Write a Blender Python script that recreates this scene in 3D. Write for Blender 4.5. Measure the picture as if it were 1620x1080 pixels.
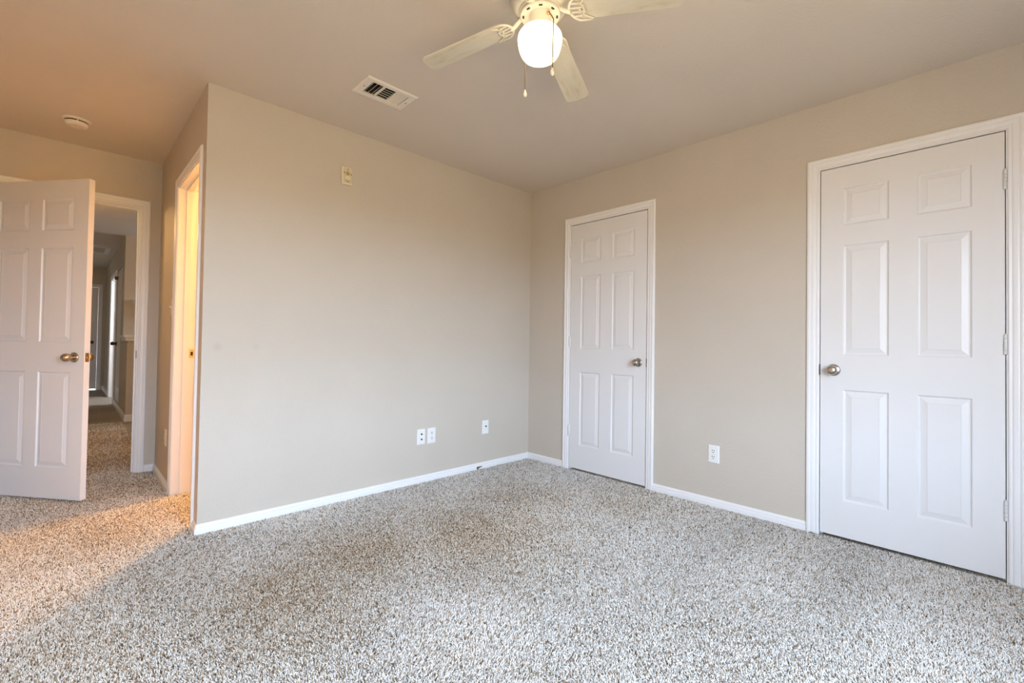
import bpy, bmesh, math, random
from mathutils import Vector, Matrix
from math import pi, sin, cos, radians, atan2, hypot
import numpy as np
random.seed(7)
for o in list(bpy.data.objects): bpy.data.objects.remove(o)
S = bpy.context.scene
COL = S.collection

# ------------------------------------------------------------------ camera
cd = bpy.data.cameras.new('camera'); cam = bpy.data.objects.new('camera', cd); COL.objects.link(cam)
R_ = Vector((0.71795966, -0.69591352, 0.01543704)); U_ = Vector((-0.02277845, -0.00132341, 0.99973966)); F_ = Vector((0.69571191, 0.71812438, 0.01680199))
cam.matrix_world = Matrix(((R_.x, U_.x, -F_.x, -3.04895), (R_.y, U_.y, -F_.y, -2.91586), (R_.z, U_.z, -F_.z, 1.04102), (0, 0, 0, 1)))
cd.sensor_width = 36.0; cd.lens = 726.0155 / 1620 * 36; cd.shift_y = -8.22 / 1620
cd.clip_start = 0.02; cd.clip_end = 200
S.camera = cam

# ------------------------------------------------------------------ exposure, world, daylight
S.view_settings.view_transform = 'Standard'; S.view_settings.look = 'None'
S.view_settings.gamma = 1.0; S.view_settings.use_curve_mapping = False
S.view_settings.exposure = 0.0
W = bpy.data.worlds.new('daylight'); S.world = W; W.use_nodes = True
nt = W.node_tree; nt.nodes.clear()
wo = nt.nodes.new('ShaderNodeOutputWorld'); bg = nt.nodes.new('ShaderNodeBackground')
tc = nt.nodes.new('ShaderNodeTexCoord'); sp = nt.nodes.new('ShaderNodeSeparateXYZ'); cr = nt.nodes.new('ShaderNodeValToRGB'); mr = nt.nodes.new('ShaderNodeMapRange')
nt.links.new(tc.outputs['Generated'], sp.inputs[0]); nt.links.new(sp.outputs['Z'], mr.inputs['Value'])
mr.inputs['From Min'].default_value = -1; mr.inputs['From Max'].default_value = 1
nt.links.new(mr.outputs['Result'], cr.inputs['Fac']); nt.links.new(cr.outputs['Color'], bg.inputs['Color']); nt.links.new(bg.outputs[0], wo.inputs['Surface'])
el = cr.color_ramp.elements
el[0].position = 0.0; el[0].color = (0.25, 0.185, 0.10, 1)
el[1].position = 1.0; el[1].color = (0.58, 0.76, 1.0, 1)
e = el.new(0.49); e.color = (0.29, 0.215, 0.115, 1)
e = el.new(0.52); e.color = (0.655, 0.80, 1.0, 1)
e = el.new(0.75); e.color = (0.625, 0.785, 1.0, 1)
bg.inputs['Strength'].default_value = 23.2
W.cycles.sampling_method = 'MANUAL'; W.cycles.sample_map_resolution = 256

def area(name, loc, target, sx, sy, power, color, portal=False):
    l = bpy.data.lights.new(name, 'AREA'); l.shape = 'RECTANGLE'; l.size = sx; l.size_y = sy; l.energy = power; l.color = color
    if portal: l.cycles.is_portal = True
    o = bpy.data.objects.new(name, l); COL.objects.link(o); o.location = loc
    o.rotation_euler = (Vector(target) - Vector(loc)).to_track_quat('-Z', 'Y').to_euler(); return o
def point(name, loc, power, color, r=0.05):
    l = bpy.data.lights.new(name, 'POINT'); l.energy = power; l.color = color; l.shadow_soft_size = r
    o = bpy.data.objects.new(name, l); COL.objects.link(o); o.location = loc; return o

H = 2.4276; L = 2.533; YW = 1.646; XL = -3.80; YR = -3.78
WIN = (-3.60, -1.50, 0.50, 2.06)          # the bedroom window in the rear wall: x0, x1, z0, z1
area('window_daylight_portal', ((WIN[0] + WIN[1]) / 2, YR - 0.13, (WIN[2] + WIN[3]) / 2), ((WIN[0] + WIN[1]) / 2, 0, (WIN[2] + WIN[3]) / 2), WIN[1] - WIN[0], WIN[3] - WIN[2], 1, (1, 1, 1), True)
BATH_WARM = (1.0, 0.54, 0.17)
point('bathroom_lamp', (-1.83, 0.97, 2.12), 310, BATH_WARM, 0.10)
point('hall_warm_fill', (-3.30, 2.60, 2.15), 26, (1.0, 0.60, 0.22), 0.08)  # unseen warm fill added behind the open door, no fixture there
area('stair_window_daylight', (-0.30, 4.85, 1.7), (-2.4, 4.9, 1.4), 0.5, 1.0, 45, (0.85, 0.92, 1.0))
area('side_room_daylight', (-1.65, 6.75, 1.5), (-2.25, 7.8, 1.0), 0.7, 1.2, 32, (0.9, 0.95, 1.0))
area('front_daylight', (-3.0, 9.95, 0.6), (-3.0, 9.5, 0.0), 0.7, 0.5, 6, (0.9, 0.95, 1.0))

# ------------------------------------------------------------------ materials
def srgb(r, g, b):
    f = lambda c: (c / 255 / 12.92) if c / 255 <= 0.04045 else ((c / 255 + 0.055) / 1.055) ** 2.4
    return (f(r), f(g), f(b), 1)
def mat(name, color, rough=0.5, metal=0.0, spec=0.5, emit=None, es=0):
    m = bpy.data.materials.new(name); m.use_nodes = True
    b = m.node_tree.nodes['Principled BSDF']
    b.inputs['Base Color'].default_value = color; b.inputs['Roughness'].default_value = rough; b.inputs['Metallic'].default_value = metal
    b.inputs['Specular IOR Level'].default_value = spec
    if emit: b.inputs['Emission Color'].default_value = emit; b.inputs['Emission Strength'].default_value = es
    return m
def nodes(m): return m.node_tree, m.node_tree.nodes['Principled BSDF']
def noise(nt, scale, detail=2, rough=0.5, coord=None, dist=0):
    n = nt.nodes.new('ShaderNodeTexNoise'); n.inputs['Scale'].default_value = scale; n.inputs['Detail'].default_value = detail; n.inputs['Roughness'].default_value = rough
    n.inputs['Distortion'].default_value = dist
    if coord: nt.links.new(coord, n.inputs['Vector'])
    return n
def objcoord(nt):
    t = nt.nodes.new('ShaderNodeTexCoord'); return t.outputs['Object']
def ramp(nt, fac, stops):
    r = nt.nodes.new('ShaderNodeValToRGB'); nt.links.new(fac, r.inputs['Fac'])
    e = r.color_ramp.elements
    e[0].position, e[0].color = stops[0][0], stops[0][1]; e[1].position, e[1].color = stops[-1][0], stops[-1][1]
    for p, c in stops[1:-1]:
        x = e.new(p); x.color = c
    return r
def mix(nt, fac, a, b, mode='MIX'):
    m = nt.nodes.new('ShaderNodeMix'); m.data_type = 'RGBA'; m.blend_type = mode
    for s, v in ((m.inputs[0], fac), (m.inputs[6], a), (m.inputs[7], b)):
        if isinstance(v, bpy.types.NodeSocket): nt.links.new(v, s)
        else: s.default_value = v
    return m.outputs[2]
def bump(nt, b, height, strength, dist):
    n = nt.nodes.new('ShaderNodeBump'); n.inputs['Strength'].default_value = strength; n.inputs['Distance'].default_value = dist
    nt.links.new(height, n.inputs['Height']); nt.links.new(n.outputs['Normal'], b.inputs['Normal']); return n

def paint(name, color, specks=0.0, smudges=()):
    m = mat(name, color, 0.62, 0, 0.3); nt, b = nodes(m); c = objcoord(nt)
    n1 = noise(nt, 210, 3, 0.55, c); n2 = noise(nt, 70, 2, 0.5, c)
    a = nt.nodes.new('ShaderNodeMath'); a.operation = 'ADD'; nt.links.new(n1.outputs['Fac'], a.inputs[0]); nt.links.new(n2.outputs['Fac'], a.inputs[1])
    bump(nt, b, a.outputs[0], 0.45, 0.004)
    big = noise(nt, 1.6, 3, 0.55, c)
    r = ramp(nt, big.outputs['Fac'], [(0.3, tuple(x * 0.975 for x in color[:3]) + (1,)), (0.7, tuple(min(1, x * 1.02) for x in color[:3]) + (1,))])
    out = r.outputs['Color']
    if specks:
        v = nt.nodes.new('ShaderNodeTexVoronoi'); v.inputs['Scale'].default_value = 9.0; nt.links.new(c, v.inputs['Vector'])
        g = ramp(nt, v.outputs['Distance'], [(0.018, (1, 1, 1, 1)), (0.03, (0, 0, 0, 1))])
        sel = noise(nt, 3.0, 1, 0.5, c); s2 = ramp(nt, sel.outputs['Fac'], [(0.55, (0, 0, 0, 1)), (0.6, (1, 1, 1, 1))])
        k = mix(nt, 1.0, g.outputs['Color'], s2.outputs['Color'], 'MULTIPLY')
        sc = nt.nodes.new('ShaderNodeMath'); sc.operation = 'MULTIPLY'; sc.inputs[1].default_value = specks
        nt.links.new(k, sc.inputs[0]); out = mix(nt, sc.outputs[0], out, tuple(x * 0.45 for x in color[:3]) + (1,))
    for (x, y, z, rad, amt) in smudges:
        d = nt.nodes.new('ShaderNodeVectorMath'); d.operation = 'DISTANCE'; nt.links.new(c, d.inputs[0]); d.inputs[1].default_value = (x, y, z)
        g = ramp(nt, d.outputs['Value'], [(rad * 0.2, (amt,) * 3 + (1,)), (rad, (0, 0, 0, 1))])
        out = mix(nt, g.outputs['Color'], out, tuple(v * 0.72 for v in color[:3]) + (1,))
    nt.links.new(out, b.inputs['Base Color']); return m

WALL = (0.60, 0.545, 0.475, 1)
M_wall = paint('beige_wall_paint', WALL, 0, ((-2.4597, 0, 1.0, 0.03, 0.35), (-2.271, 0, 1.0, 0.025, 0.2)))
M_ceil = paint('beige_ceiling_paint', (0.735, 0.67, 0.595, 1), 0.8)
M_hallwall = paint('hall_wall_paint', (0.60, 0.535, 0.455, 1))
def gloss_white(name, col=(0.83, 0.83, 0.84, 1), grain=0.0):
    m = mat(name, col, 0.32, 0, 0.45); nt, b = nodes(m); c = objcoord(nt)
    mp = nt.nodes.new('ShaderNodeMapping'); nt.links.new(c, mp.inputs['Vector']); mp.inputs['Scale'].default_value = (1, 1, 0.06)
    n = noise(nt, 420, 3, 0.6, mp.outputs[0]); n2 = noise(nt, 60, 2, 0.5, c)
    a = nt.nodes.new('ShaderNodeMath'); a.operation = 'MULTIPLY_ADD'; nt.links.new(n.outputs['Fac'], a.inputs[0]); a.inputs[1].default_value = grain; nt.links.new(n2.outputs['Fac'], a.inputs[2])
    bump(nt, b, a.outputs[0], 0.12, 0.0012)
    return m
M_door = gloss_white('white_door_enamel', (0.785, 0.785, 0.80, 1), 1.2)
M_trim = gloss_white('white_trim_enamel', (0.85, 0.85, 0.865, 1), 0.2)
M_hinge = mat('painted_hinge', (0.74, 0.74, 0.74, 1), 0.35)
M_plate = mat('white_plastic_plate', (0.84, 0.84, 0.83, 1), 0.3)
M_almond = mat('almond_plastic_plate', (0.78, 0.71, 0.56, 1), 0.4)
M_almond2 = mat('almond_plastic_insert', (0.68, 0.60, 0.42, 1), 0.4)
M_dark = mat('dark_slot', (0.02, 0.018, 0.015, 1), 0.7)
M_greyhole = mat('grey_socket_hole', (0.05, 0.04, 0.035, 1), 0.6)
M_nickel = mat('satin_nickel', (0.50, 0.46, 0.42, 1), 0.24, 1.0)
M_antique = mat('antique_brass_nickel', (0.50, 0.42, 0.33, 1), 0.22, 1.0)
M_brass = mat('polished_brass', (0.78, 0.52, 0.22, 1), 0.25, 1.0)
M_darkmetal = mat('dark_bronze', (0.08, 0.055, 0.035, 1), 0.35, 0.8)
M_fan = mat('cream_fan_enamel', (0.70, 0.66, 0.56, 1), 0.28)
M_chain = mat('ball_chain_metal', (0.26, 0.19, 0.13, 1), 0.5, 1.0)
M_pull = mat('white_pull_knob', (0.86, 0.82, 0.74, 1), 0.25)
M_vent = mat('white_vent_enamel', (0.84, 0.80, 0.72, 1), 0.4)
M_smoke = mat('cream_detector_plastic', (0.80, 0.76, 0.68, 1), 0.38)
M_wood = mat('raw_broken_wood', (0.16, 0.10, 0.06, 1), 0.9)
M_shade = mat('frosted_white_glass', (0.82, 0.82, 0.82, 1), 0.3)
M_globe = mat('lit_opal_glass', (0.95, 0.90, 0.80, 1), 0.15, 0, 0.5, (1.0, 0.82, 0.54, 1), 4.5)
def blade_mat():
    m = mat('aged_cream_blade', (0.66, 0.62, 0.50, 1), 0.4); nt, b = nodes(m); c = objcoord(nt)
    mp = nt.nodes.new('ShaderNodeMapping'); nt.links.new(c, mp.inputs['Vector']); mp.inputs['Scale'].default_value = (5, 18, 1)
    n = noise(nt, 1.0, 4, 0.65, mp.outputs[0])
    r = ramp(nt, n.outputs['Fac'], [(0.30, (0.56, 0.49, 0.34, 1)), (0.46, (0.68, 0.63, 0.50, 1)), (0.70, (0.73, 0.69, 0.59, 1))])
    nt.links.new(r.outputs['Color'], b.inputs['Base Color']); return m
M_blade = blade_mat()
def carpet_mat():
    m = mat('speckled_beige_carpet', (0.5, 0.45, 0.4, 1), 0.95, 0, 0.1); nt, b = nodes(m); c = objcoord(nt)
    warp = noise(nt, 14, 2, 0.5, c)
    n1 = noise(nt, 120, 3, 0.62, c, 0.6); n2 = noise(nt, 75, 2, 0.5, c, 0.4); n3 = noise(nt, 1.15, 3, 0.55, c, 0.4); n4 = noise(nt, 260, 2, 0.5, c)
    big = ramp(nt, n3.outputs['Fac'], [(0.36, (0, 0, 0, 1)), (0.62, (1, 1, 1, 1))])
    # worn or crushed areas show more of the dark fleck
    sh = nt.nodes.new('ShaderNodeMath'); sh.operation = 'MULTIPLY_ADD'; nt.links.new(big.outputs['Color'], sh.inputs[0]); sh.inputs[1].default_value = 0.07; nt.links.new(n1.outputs['Fac'], sh.inputs[2])
    sh2 = nt.nodes.new('ShaderNodeMath'); sh2.operation = 'SUBTRACT'; nt.links.new(sh.outputs[0], sh2.inputs[0]); sh2.inputs[1].default_value = 0.035
    r = ramp(nt, sh2.outputs[0], [(0.33, (0.13, 0.085, 0.05, 1)), (0.42, (0.36, 0.29, 0.22, 1)), (0.50, (0.60, 0.54, 0.47, 1)), (0.66, (0.78, 0.74, 0.69, 1))])
    r2 = ramp(nt, n2.outputs['Fac'], [(0.36, (0.80, 0.70, 0.58, 1)), (0.62, (1, 1, 1, 1))])
    k = mix(nt, 1.0, r.outputs['Color'], r2.outputs['Color'], 'MULTIPLY')
    nt.links.new(k, b.inputs['Base Color'])
    a = nt.nodes.new('ShaderNodeMath'); a.operation = 'ADD'; nt.links.new(n1.outputs['Fac'], a.inputs[0]); nt.links.new(n4.outputs['Fac'], a.inputs[1])
    bump(nt, b, a.outputs[0], 0.9, 0.012)
    b.inputs['Sheen Weight'].default_value = 0.15
    return m
M_carpet = carpet_mat()

# ------------------------------------------------------------------ mesh helpers
def link(name, bm, m, parent=None, smooth=False, recalc=True):
    if recalc: bmesh.ops.recalc_face_normals(bm, faces=bm.faces)
    me = bpy.data.meshes.new(name); bm.to_mesh(me); bm.free()
    for mm in (m if isinstance(m, (list, tuple)) else [m]): me.materials.append(mm)
    if smooth:
        for p in me.polygons: p.use_smooth = True
        me.set_sharp_from_angle(angle=radians(38))
    o = bpy.data.objects.new(name, me); COL.objects.link(o)
    if parent: o.parent = parent
    return o
def box(bm, x0, y0, z0, x1, y1, z1, mi=0):
    v = [bm.verts.new(p) for p in ((x0, y0, z0), (x1, y0, z0), (x1, y1, z0), (x0, y1, z0), (x0, y0, z1), (x1, y0, z1), (x1, y1, z1), (x0, y1, z1))]
    for f in ((0, 3, 2, 1), (4, 5, 6, 7), (0, 1, 5, 4), (1, 2, 6, 5), (2, 3, 7, 6), (3, 0, 4, 7)):
        bm.faces.new([v[i] for i in f]).material_index = mi
def bevbox(bm, x0, y0, z0, x1, y1, z1, r, seg=2):
    b2 = bmesh.new(); box(b2, x0, y0, z0, x1, y1, z1)
    bmesh.ops.bevel(b2, geom=b2.edges[:], offset=r, segments=seg, profile=0.5, affect='EDGES')
    me = bpy.data.meshes.new('tmp'); b2.to_mesh(me); b2.free(); bm.from_mesh(me); bpy.data.meshes.remove(me)
def lathe(bm, prof, n=32, M=Matrix.Identity(4)):
    rings = []
    for r, z in prof:
        if r < 1e-6: rings.append([bm.verts.new(M @ Vector((0, 0, z)))])
        else: rings.append([bm.verts.new(M @ Vector((r * cos(2 * pi * i / n), r * sin(2 * pi * i / n), z))) for i in range(n)])
    for a, b in zip(rings, rings[1:]):
        for i in range(n):
            j = (i + 1) % n
            if len(a) == 1 and len(b) == 1: continue
            if len(a) == 1: bm.faces.new((a[0], b[i], b[j]))
            elif len(b) == 1: bm.faces.new((a[i], b[0], a[j]))
            else: bm.faces.new((a[i], b[i], b[j], a[j]))
def tube(bm, pts, rad, n=8, flat=1.0):
    pts = [Vector(p) for p in pts]; rings = []
    rr = rad if isinstance(rad, (list, tuple)) else [rad] * len(pts)
    for i, p in enumerate(pts):
        d = (pts[min(i + 1, len(pts) - 1)] - pts[max(i - 1, 0)]).normalized()
        up = Vector((0, 0, 1)) if abs(d.z) < 0.95 else Vector((1, 0, 0))
        a = d.cross(up).normalized(); b = a.cross(d)
        rings.append([bm.verts.new(p + a * rr[i] * cos(2 * pi * k / n) + b * rr[i] * flat * sin(2 * pi * k / n)) for k in range(n)])
    for a, b in zip(rings, rings[1:]):
        for k in range(n): bm.faces.new((a[k], a[(k + 1) % n], b[(k + 1) % n], b[k]))
    bm.faces.new(rings[0]); bm.faces.new(rings[-1][::-1])
def prism(bm, outline, z0, z1, M=Matrix.Identity(4)):
    a = [bm.verts.new(M @ Vector((x, y, z0))) for x, y in outline]; b = [bm.verts.new(M @ Vector((x, y, z1))) for x, y in outline]
    bm.faces.new(a[::-1]); bm.faces.new(b)
    for i in range(len(a)): j = (i + 1) % len(a); bm.faces.new((a[i], a[j], b[j], b[i]))
def empty(name, loc, rz=0):
    o = bpy.data.objects.new(name, None); COL.objects.link(o); o.location = loc; o.rotation_euler = (0, 0, rz); o.empty_display_size = 0.05; return o
def tag(o, label, cat, group=None):
    o['label'] = label; o['category'] = cat
    if group: o['group'] = group
    return o
def struct(o, label, cat):
    o['kind'] = 'structure'; o['label'] = label; o['category'] = cat; return o
def wall(name, axis, a0, a1, t0, t1, holes, m, label, z1=H):
    """axis 'x': runs along x from a0..a1, thickness y t0..t1 (axis 'y' the other way). holes: (h0,h1,zb,zt)"""
    bm = bmesh.new()
    cuts = sorted({a0, a1} | {h for q in holes for h in q[:2]})
    def bx(u0, u1, za, zb):
        if u1 - u0 < 1e-5 or zb - za < 1e-5: return
        if axis == 'x': box(bm, u0, t0, za, u1, t1, zb)
        else: box(bm, t0, u0, za, t1, u1, zb)
    for u0, u1 in zip(cuts, cuts[1:]):
        hs = [q for q in holes if q[0] <= u0 + 1e-6 and q[1] >= u1 - 1e-6]
        if not hs: bx(u0, u1, 0, z1)
        else: bx(u0, u1, 0, hs[0][2]); bx(u0, u1, hs[0][3], z1)
    return struct(link(name, bm, m), label, 'wall')

# ------------------------------------------------------------------ room shell
D1 = (-0.4765, -1.1835); D2 = (-2.268, -2.9775); DH = 2.045   # slab edges on the right wall, slab top
DB = 0.020
JG = 0.004                                                    # gap slab to jamb
JT = 0.018                                                    # jamb thickness
E_H, E_L = -3.455, -2.663                                     # entry doorway clear edges
B_N, B_F = 0.150, 0.847                                       # bathroom doorway clear edges (y)
OH = DH + 0.006                                                  # clear opening height
XO = 0.95; YO = 10.2

bm = bmesh.new(); box(bm, XL - 0.15, YR - 0.15, -0.12, XO, YO, 0.0)
floor_ob = struct(link('floor', bm, M_carpet), 'speckled beige wall-to-wall carpet', 'floor')
def carpet_pile():
    """frieze pile: one short bent yarn per tuft, all in one mesh under the floor"""
    rng = np.random.default_rng(11)
    def vnoise(x, y, s, seed):
        r = np.random.default_rng(seed).random((64, 64)); u = x / s + 1000.3; v = y / s + 1000.7
        i = np.floor(u).astype(int); j_ = np.floor(v).astype(int); fu = u - i; fv = v - j_
        fu = fu * fu * (3 - 2 * fu); fv = fv * fv * (3 - 2 * fv); g = lambda a, b: r[a % 64, b % 64]
        return (g(i, j_) * (1 - fu) + g(i + 1, j_) * fu) * (1 - fv) + (g(i, j_ + 1) * (1 - fu) + g(i + 1, j_ + 1) * fu) * fv
    areas = [(XL, YR, -0.004, -0.004, PILE_D), (XL, 0.0, -L - 0.004, YW, PILE_D), (E_H, YW, E_L, YW + 0.12, PILE_D), (-3.60, YW + 0.12, HX - 0.004, 4.53, PILE_D * 0.6), (-L - 0.01, B_N + 0.003, -L + 0.3, B_F - 0.003, PILE_D)]
    P = []
    for x0, y0, x1, y1, d in areas:
        st = 1 / math.sqrt(d); gx, gy = np.meshgrid(np.arange(x0 + st / 2, x1, st), np.arange(y0 + st / 2, y1, st))
        q = np.stack([gx.ravel(), gy.ravel()], 1) + (rng.random((gx.size, 2)) - 0.5) * st * 1.1
        P.append(q[(q[:, 0] > x0) & (q[:, 0] < x1) & (q[:, 1] > y0) & (q[:, 1] < y1)])
    P = np.concatenate(P)
    # keep what the room shows from about where the viewer stands (with a wide margin)
    d = P - np.array([-3.049, -2.916]); f = d @ np.array([0.696, 0.718]); r = d @ np.array([0.718, -0.696])
    P = P[(f > 0.55) & (np.abs(r) < 1.32 * f + 0.45)]
    f = (P - np.array([-3.049, -2.916])) @ np.array([0.696, 0.718]); keep = np.clip((2.0 / np.maximum(f, 0.1)) ** 1.3, 0.30, 1.0)
    sel = rng.random(len(P)) < keep; P = P[sel]; grow = 1 / np.sqrt(keep[sel])
    n = len(P); x, y = P[:, 0], P[:, 1]
    ang = 2 * pi * vnoise(x, y, 0.6, 1) + rng.normal(0, 1.3, n)
    crush = np.clip(1.6 * (0.7 * vnoise(x, y, 0.8, 3) + 0.3 * vnoise(x, y, 0.33, 4)) - 0.45, 0, 1)
    shade_wear = np.zeros(n)
    for bx, by, br, ba in SHADE_WEAR: shade_wear = np.maximum(shade_wear, ba * np.exp(-((x - bx) ** 2 + (y - by) ** 2) / br ** 2))
    shade_wear = np.clip(0.82 * shade_wear * (0.75 + 0.5 * vnoise(x, y, 0.20, 5)) + 0.14 * crush, 0, 1)
    ln = rng.uniform(0.0085, 0.0135, n) * (1 - 0.2 * shade_wear); lean = rng.uniform(0.2, 0.75, n)
    rad = rng.uniform(0.00135, 0.0020, n) * grow
    dx, dy = np.cos(ang), np.sin(ang)
    base = np.stack([x, y, np.full(n, -0.002)], 1)
    mid = base + np.stack([dx * ln * 0.30 * lean, dy * ln * 0.30 * lean, ln * (0.62 - 0.12 * lean)], 1)
    a2 = ang + rng.normal(0, 0.6, n); tipv = np.stack([np.cos(a2) * ln * 0.62 * lean, np.sin(a2) * ln * 0.62 * lean, ln * (0.42 - 0.34 * lean + 0.12)], 1)
    tip = mid + tipv
    ax = np.stack([-dy, dx, np.zeros(n)], 1); up = np.stack([-dx * 0.55, -dy * 0.55, np.full(n, 0.83)], 1)
    V = np.zeros((n, 9, 3), np.float32)
    for k, (c, s) in enumerate(((1.0, -0.5), (-1.0, -0.5), (0.0, 1.0))):
        off = ax * c + up * s
        V[:, k] = base + off * rad[:, None] * 0.8; V[:, 3 + k] = mid + off * rad[:, None]; V[:, 6 + k] = tip + off * rad[:, None] * 0.45
    q = []
    for a in (0, 3):
        for k in range(3): q.append((a + k, a + (k + 1) % 3, a + 3 + (k + 1) % 3, a + 3 + k))
    q = np.array(q); F = (q[None] + (np.arange(n) * 9)[:, None, None]).reshape(-1)
    me = bpy.data.meshes.new('carpet_pile'); me.vertices.add(n * 9); me.vertices.foreach_set('co', V.reshape(-1))
    me.loops.add(len(F)); me.loops.foreach_set('vertex_index', F.astype(np.int32)); me.polygons.add(len(F) // 4)
    me.polygons.foreach_set('loop_start', np.arange(0, len(F), 4, dtype=np.int32)); me.update(calc_edges=True)
    # yarn colours: mostly pale, some tan, a few dark brown flecks; painted shade and wear make patches browner
    u = rng.random(n); pd = 0.075 + 0.12 * shade_wear; pt = 0.14 + 0.30 * shade_wear
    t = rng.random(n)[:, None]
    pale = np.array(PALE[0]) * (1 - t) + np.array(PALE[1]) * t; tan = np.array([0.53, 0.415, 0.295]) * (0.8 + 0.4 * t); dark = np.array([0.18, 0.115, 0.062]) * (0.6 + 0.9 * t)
    C = np.where((u < pd)[:, None], dark, np.where((u < pd + pt)[:, None], tan, pale)) * (1 - 0.20 * shade_wear[:, None] * np.array([0.55, 1.0, 1.6]))
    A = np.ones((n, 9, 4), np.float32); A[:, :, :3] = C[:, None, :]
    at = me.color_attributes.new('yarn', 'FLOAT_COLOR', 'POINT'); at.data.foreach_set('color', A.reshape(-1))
    me.polygons.foreach_set('use_smooth', np.ones(len(F) // 4, bool))
    m = mat('carpet_yarn', (0.6, 0.55, 0.5, 1), 0.85, 0, 0.15); nt, b = nodes(m)
    c = nt.nodes.new('ShaderNodeAttribute'); c.attribute_name = 'yarn'; nt.links.new(c.outputs['Color'], b.inputs['Base Color'])
    me.materials.append(m)
    o = bpy.data.objects.new('carpet_pile', me); COL.objects.link(o); o.parent = floor_ob; o['kind'] = 'stuff'
    return o
PILE_D = 58000.0
PALE = ((0.86, 0.84, 0.805), (0.95, 0.94, 0.92))
SHADE_WEAR = [(-1.45, -0.95, 0.5, 0.8), (-1.95, -0.80, 0.45, 0.9), (-2.40, -0.95, 0.42, 0.95), (-0.85, -0.75, 0.35, 0.6), (-3.05, -1.0, 0.5, 0.6), (-0.35, -1.25, 0.35, 0.3), (-2.85, -0.45, 0.5, 0.55), (-2.85, 0.45, 0.55, 0.75), (-2.95, 1.30, 0.5, 0.95), (-3.0, 2.3, 0.7, 1.0), (-2.9, 3.4, 0.9, 1.0)]  # dim floor zones: light falloff painted into the yarn, with some path wear
VX0, VX1, VY0, VY1 = -1.9545, -1.6525, -0.6845, -0.488        # ceiling register outline
bm = bmesh.new()
hx0, hx1, hy0, hy1 = VX0 + 0.03, VX1 - 0.03, VY0 + 0.03, VY1 - 0.03
for q in ((XL - .15, YR - .15, hx0, YO), (hx1, YR - .15, XO, YO), (hx0, YR - .15, hx1, hy0), (hx0, hy1, hx1, YO)):
    box(bm, q[0], q[1], H, q[2], q[3], H + 0.12)
struct(link('ceiling', bm, M_ceil), 'flat beige painted ceiling', 'ceiling')

wall('wall_left', 'x', -L, 0.12, 0.0, 0.115, [], M_wall, 'large blank beige wall facing the window')
# small plaster chips / dents on the blank wall are part of its paint
j = JT + JG
wall('wall_right', 'y', YR - 0.12, 0.0, 0.0, 0.115, [(D1[1] - j, D1[0] + j, 0, OH + JT), (D2[1] - j, D2[0] + j, 0, OH + JT)], M_wall, 'beige wall with two white closed doors')
wall('wall_rear', 'x', XL - 0.15, XO, YR - 0.12, YR, [WIN], M_wall, 'beige wall with the window behind the viewer')
wall('wall_near_left', 'y', YR, YW + 0.12, XL - 0.15, XL, [], M_wall, 'beige wall beside the viewer')
wall('wall_alcove_right', 'y', 0.115, YW, -L, -L + 0.115, [(B_N - JT, B_F + JT, 0, OH + JT)], M_wall, 'beige alcove wall with the lit bathroom doorway')
wall('wall_alcove_end', 'x', XL, 0.12, YW, YW + 0.12, [(E_H - JT, E_L + JT, 0, OH + JT)], M_wall, 'beige alcove end wall with the doorway to the hall')
wall('wall_closet', 'y', YR, YW, 0.80, 0.95, [], M_wall, 'back wall of the closets behind the closed doors')
M_bath_lining = paint('dark_bounce_lining', (0.34, 0.27, 0.19, 1))  # dark lining added out of view to cut bounce onto the door jamb
bm = bmesh.new(); box(bm, -2.30, 0.1155, 0.0, -0.001, 0.125, H); box(bm, -0.012, 0.125, 0.0, -0.0005, YW - 0.0005, H); box(bm, -2.30, YW - 0.012, 0.0, -0.012, YW - 0.0005, H)
struct(link('wall_bath_bounce_lining', bm, M_bath_lining), 'dark brown lining added inside the unseen bathroom to cut bounced light', 'wall')
# hall
HX = -2.533; CX = -2.51; YP = 4.545; YS = 5.18; YE = 9.40
wall('wall_hall_left', 'y', YW + 0.12, YO, -3.75, -3.62, [], M_hallwall, 'left wall of the dim hall')
wall('wall_hall_near', 'y', YW + 0.12, 3.37, HX, HX + 0.115, [], M_hallwall, 'short right wall of the hall beyond the doorway')
wall('wall_hall_far', 'y', YS, YE, CX, CX + 0.115, [(6.60, 7.80, 0, 2.06), (5.62, 6.32, 0.10, 2.06)], M_hallwall, 'right wall of the far hall with two doorways')
wall('wall_hall_end', 'x', -3.62, -0.5, YE, YE + 0.12, [(-3.36, -2.60, 0, 2.06)], M_hallwall, 'end wall of the dim hall with a closed door')
wall('wall_stair_back', 'x', CX + 0.115, -0.3, YS, YS + 0.115, [], M_hallwall, 'pale grey wall above the half wall by the stairs')
wall('wall_stair_side', 'y', YW + 0.12, YE, -0.30, -0.20, [], M_hallwall, 'side wall of the stairwell')
wall('wall_side_room', 'x', -2.395, -0.3, 6.40, 6.50, [], M_hallwall, 'wall of the daylit side room')
bm = bmesh.new(); box(bm, CX, YP, 0, -1.4, YP + 0.115, 1.045); box(bm, CX, YP + .115, 0, CX + 0.115, YS, 1.045)
struct(link('wall_half', bm, M_hallwall), 'low half wall guarding the stairs in the hall', 'wall')
bm = bmesh.new(); bevbox(bm, CX - 0.035, YP - 0.035, 1.045, -1.4, YP + 0.15, 1.075, 0.006); bevbox(bm, CX - 0.0345, YP + .12, 1.0455, CX + 0.15, YS - 0.001, 1.0745, 0.006)
bevbox(bm, CX - 0.02, YP - 0.02, 1.005, -1.4, YP - 0.0005, 1.0449, 0.004); bevbox(bm, CX - 0.0195, YP - .0195, 1.0055, CX - 0.0005, YS - 0.001, 1.0445, 0.004)
struct(link('trim_7', bm, M_trim), 'white ledge cap along the top of the hall half wall', 'trim')

carpet_pile()

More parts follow.
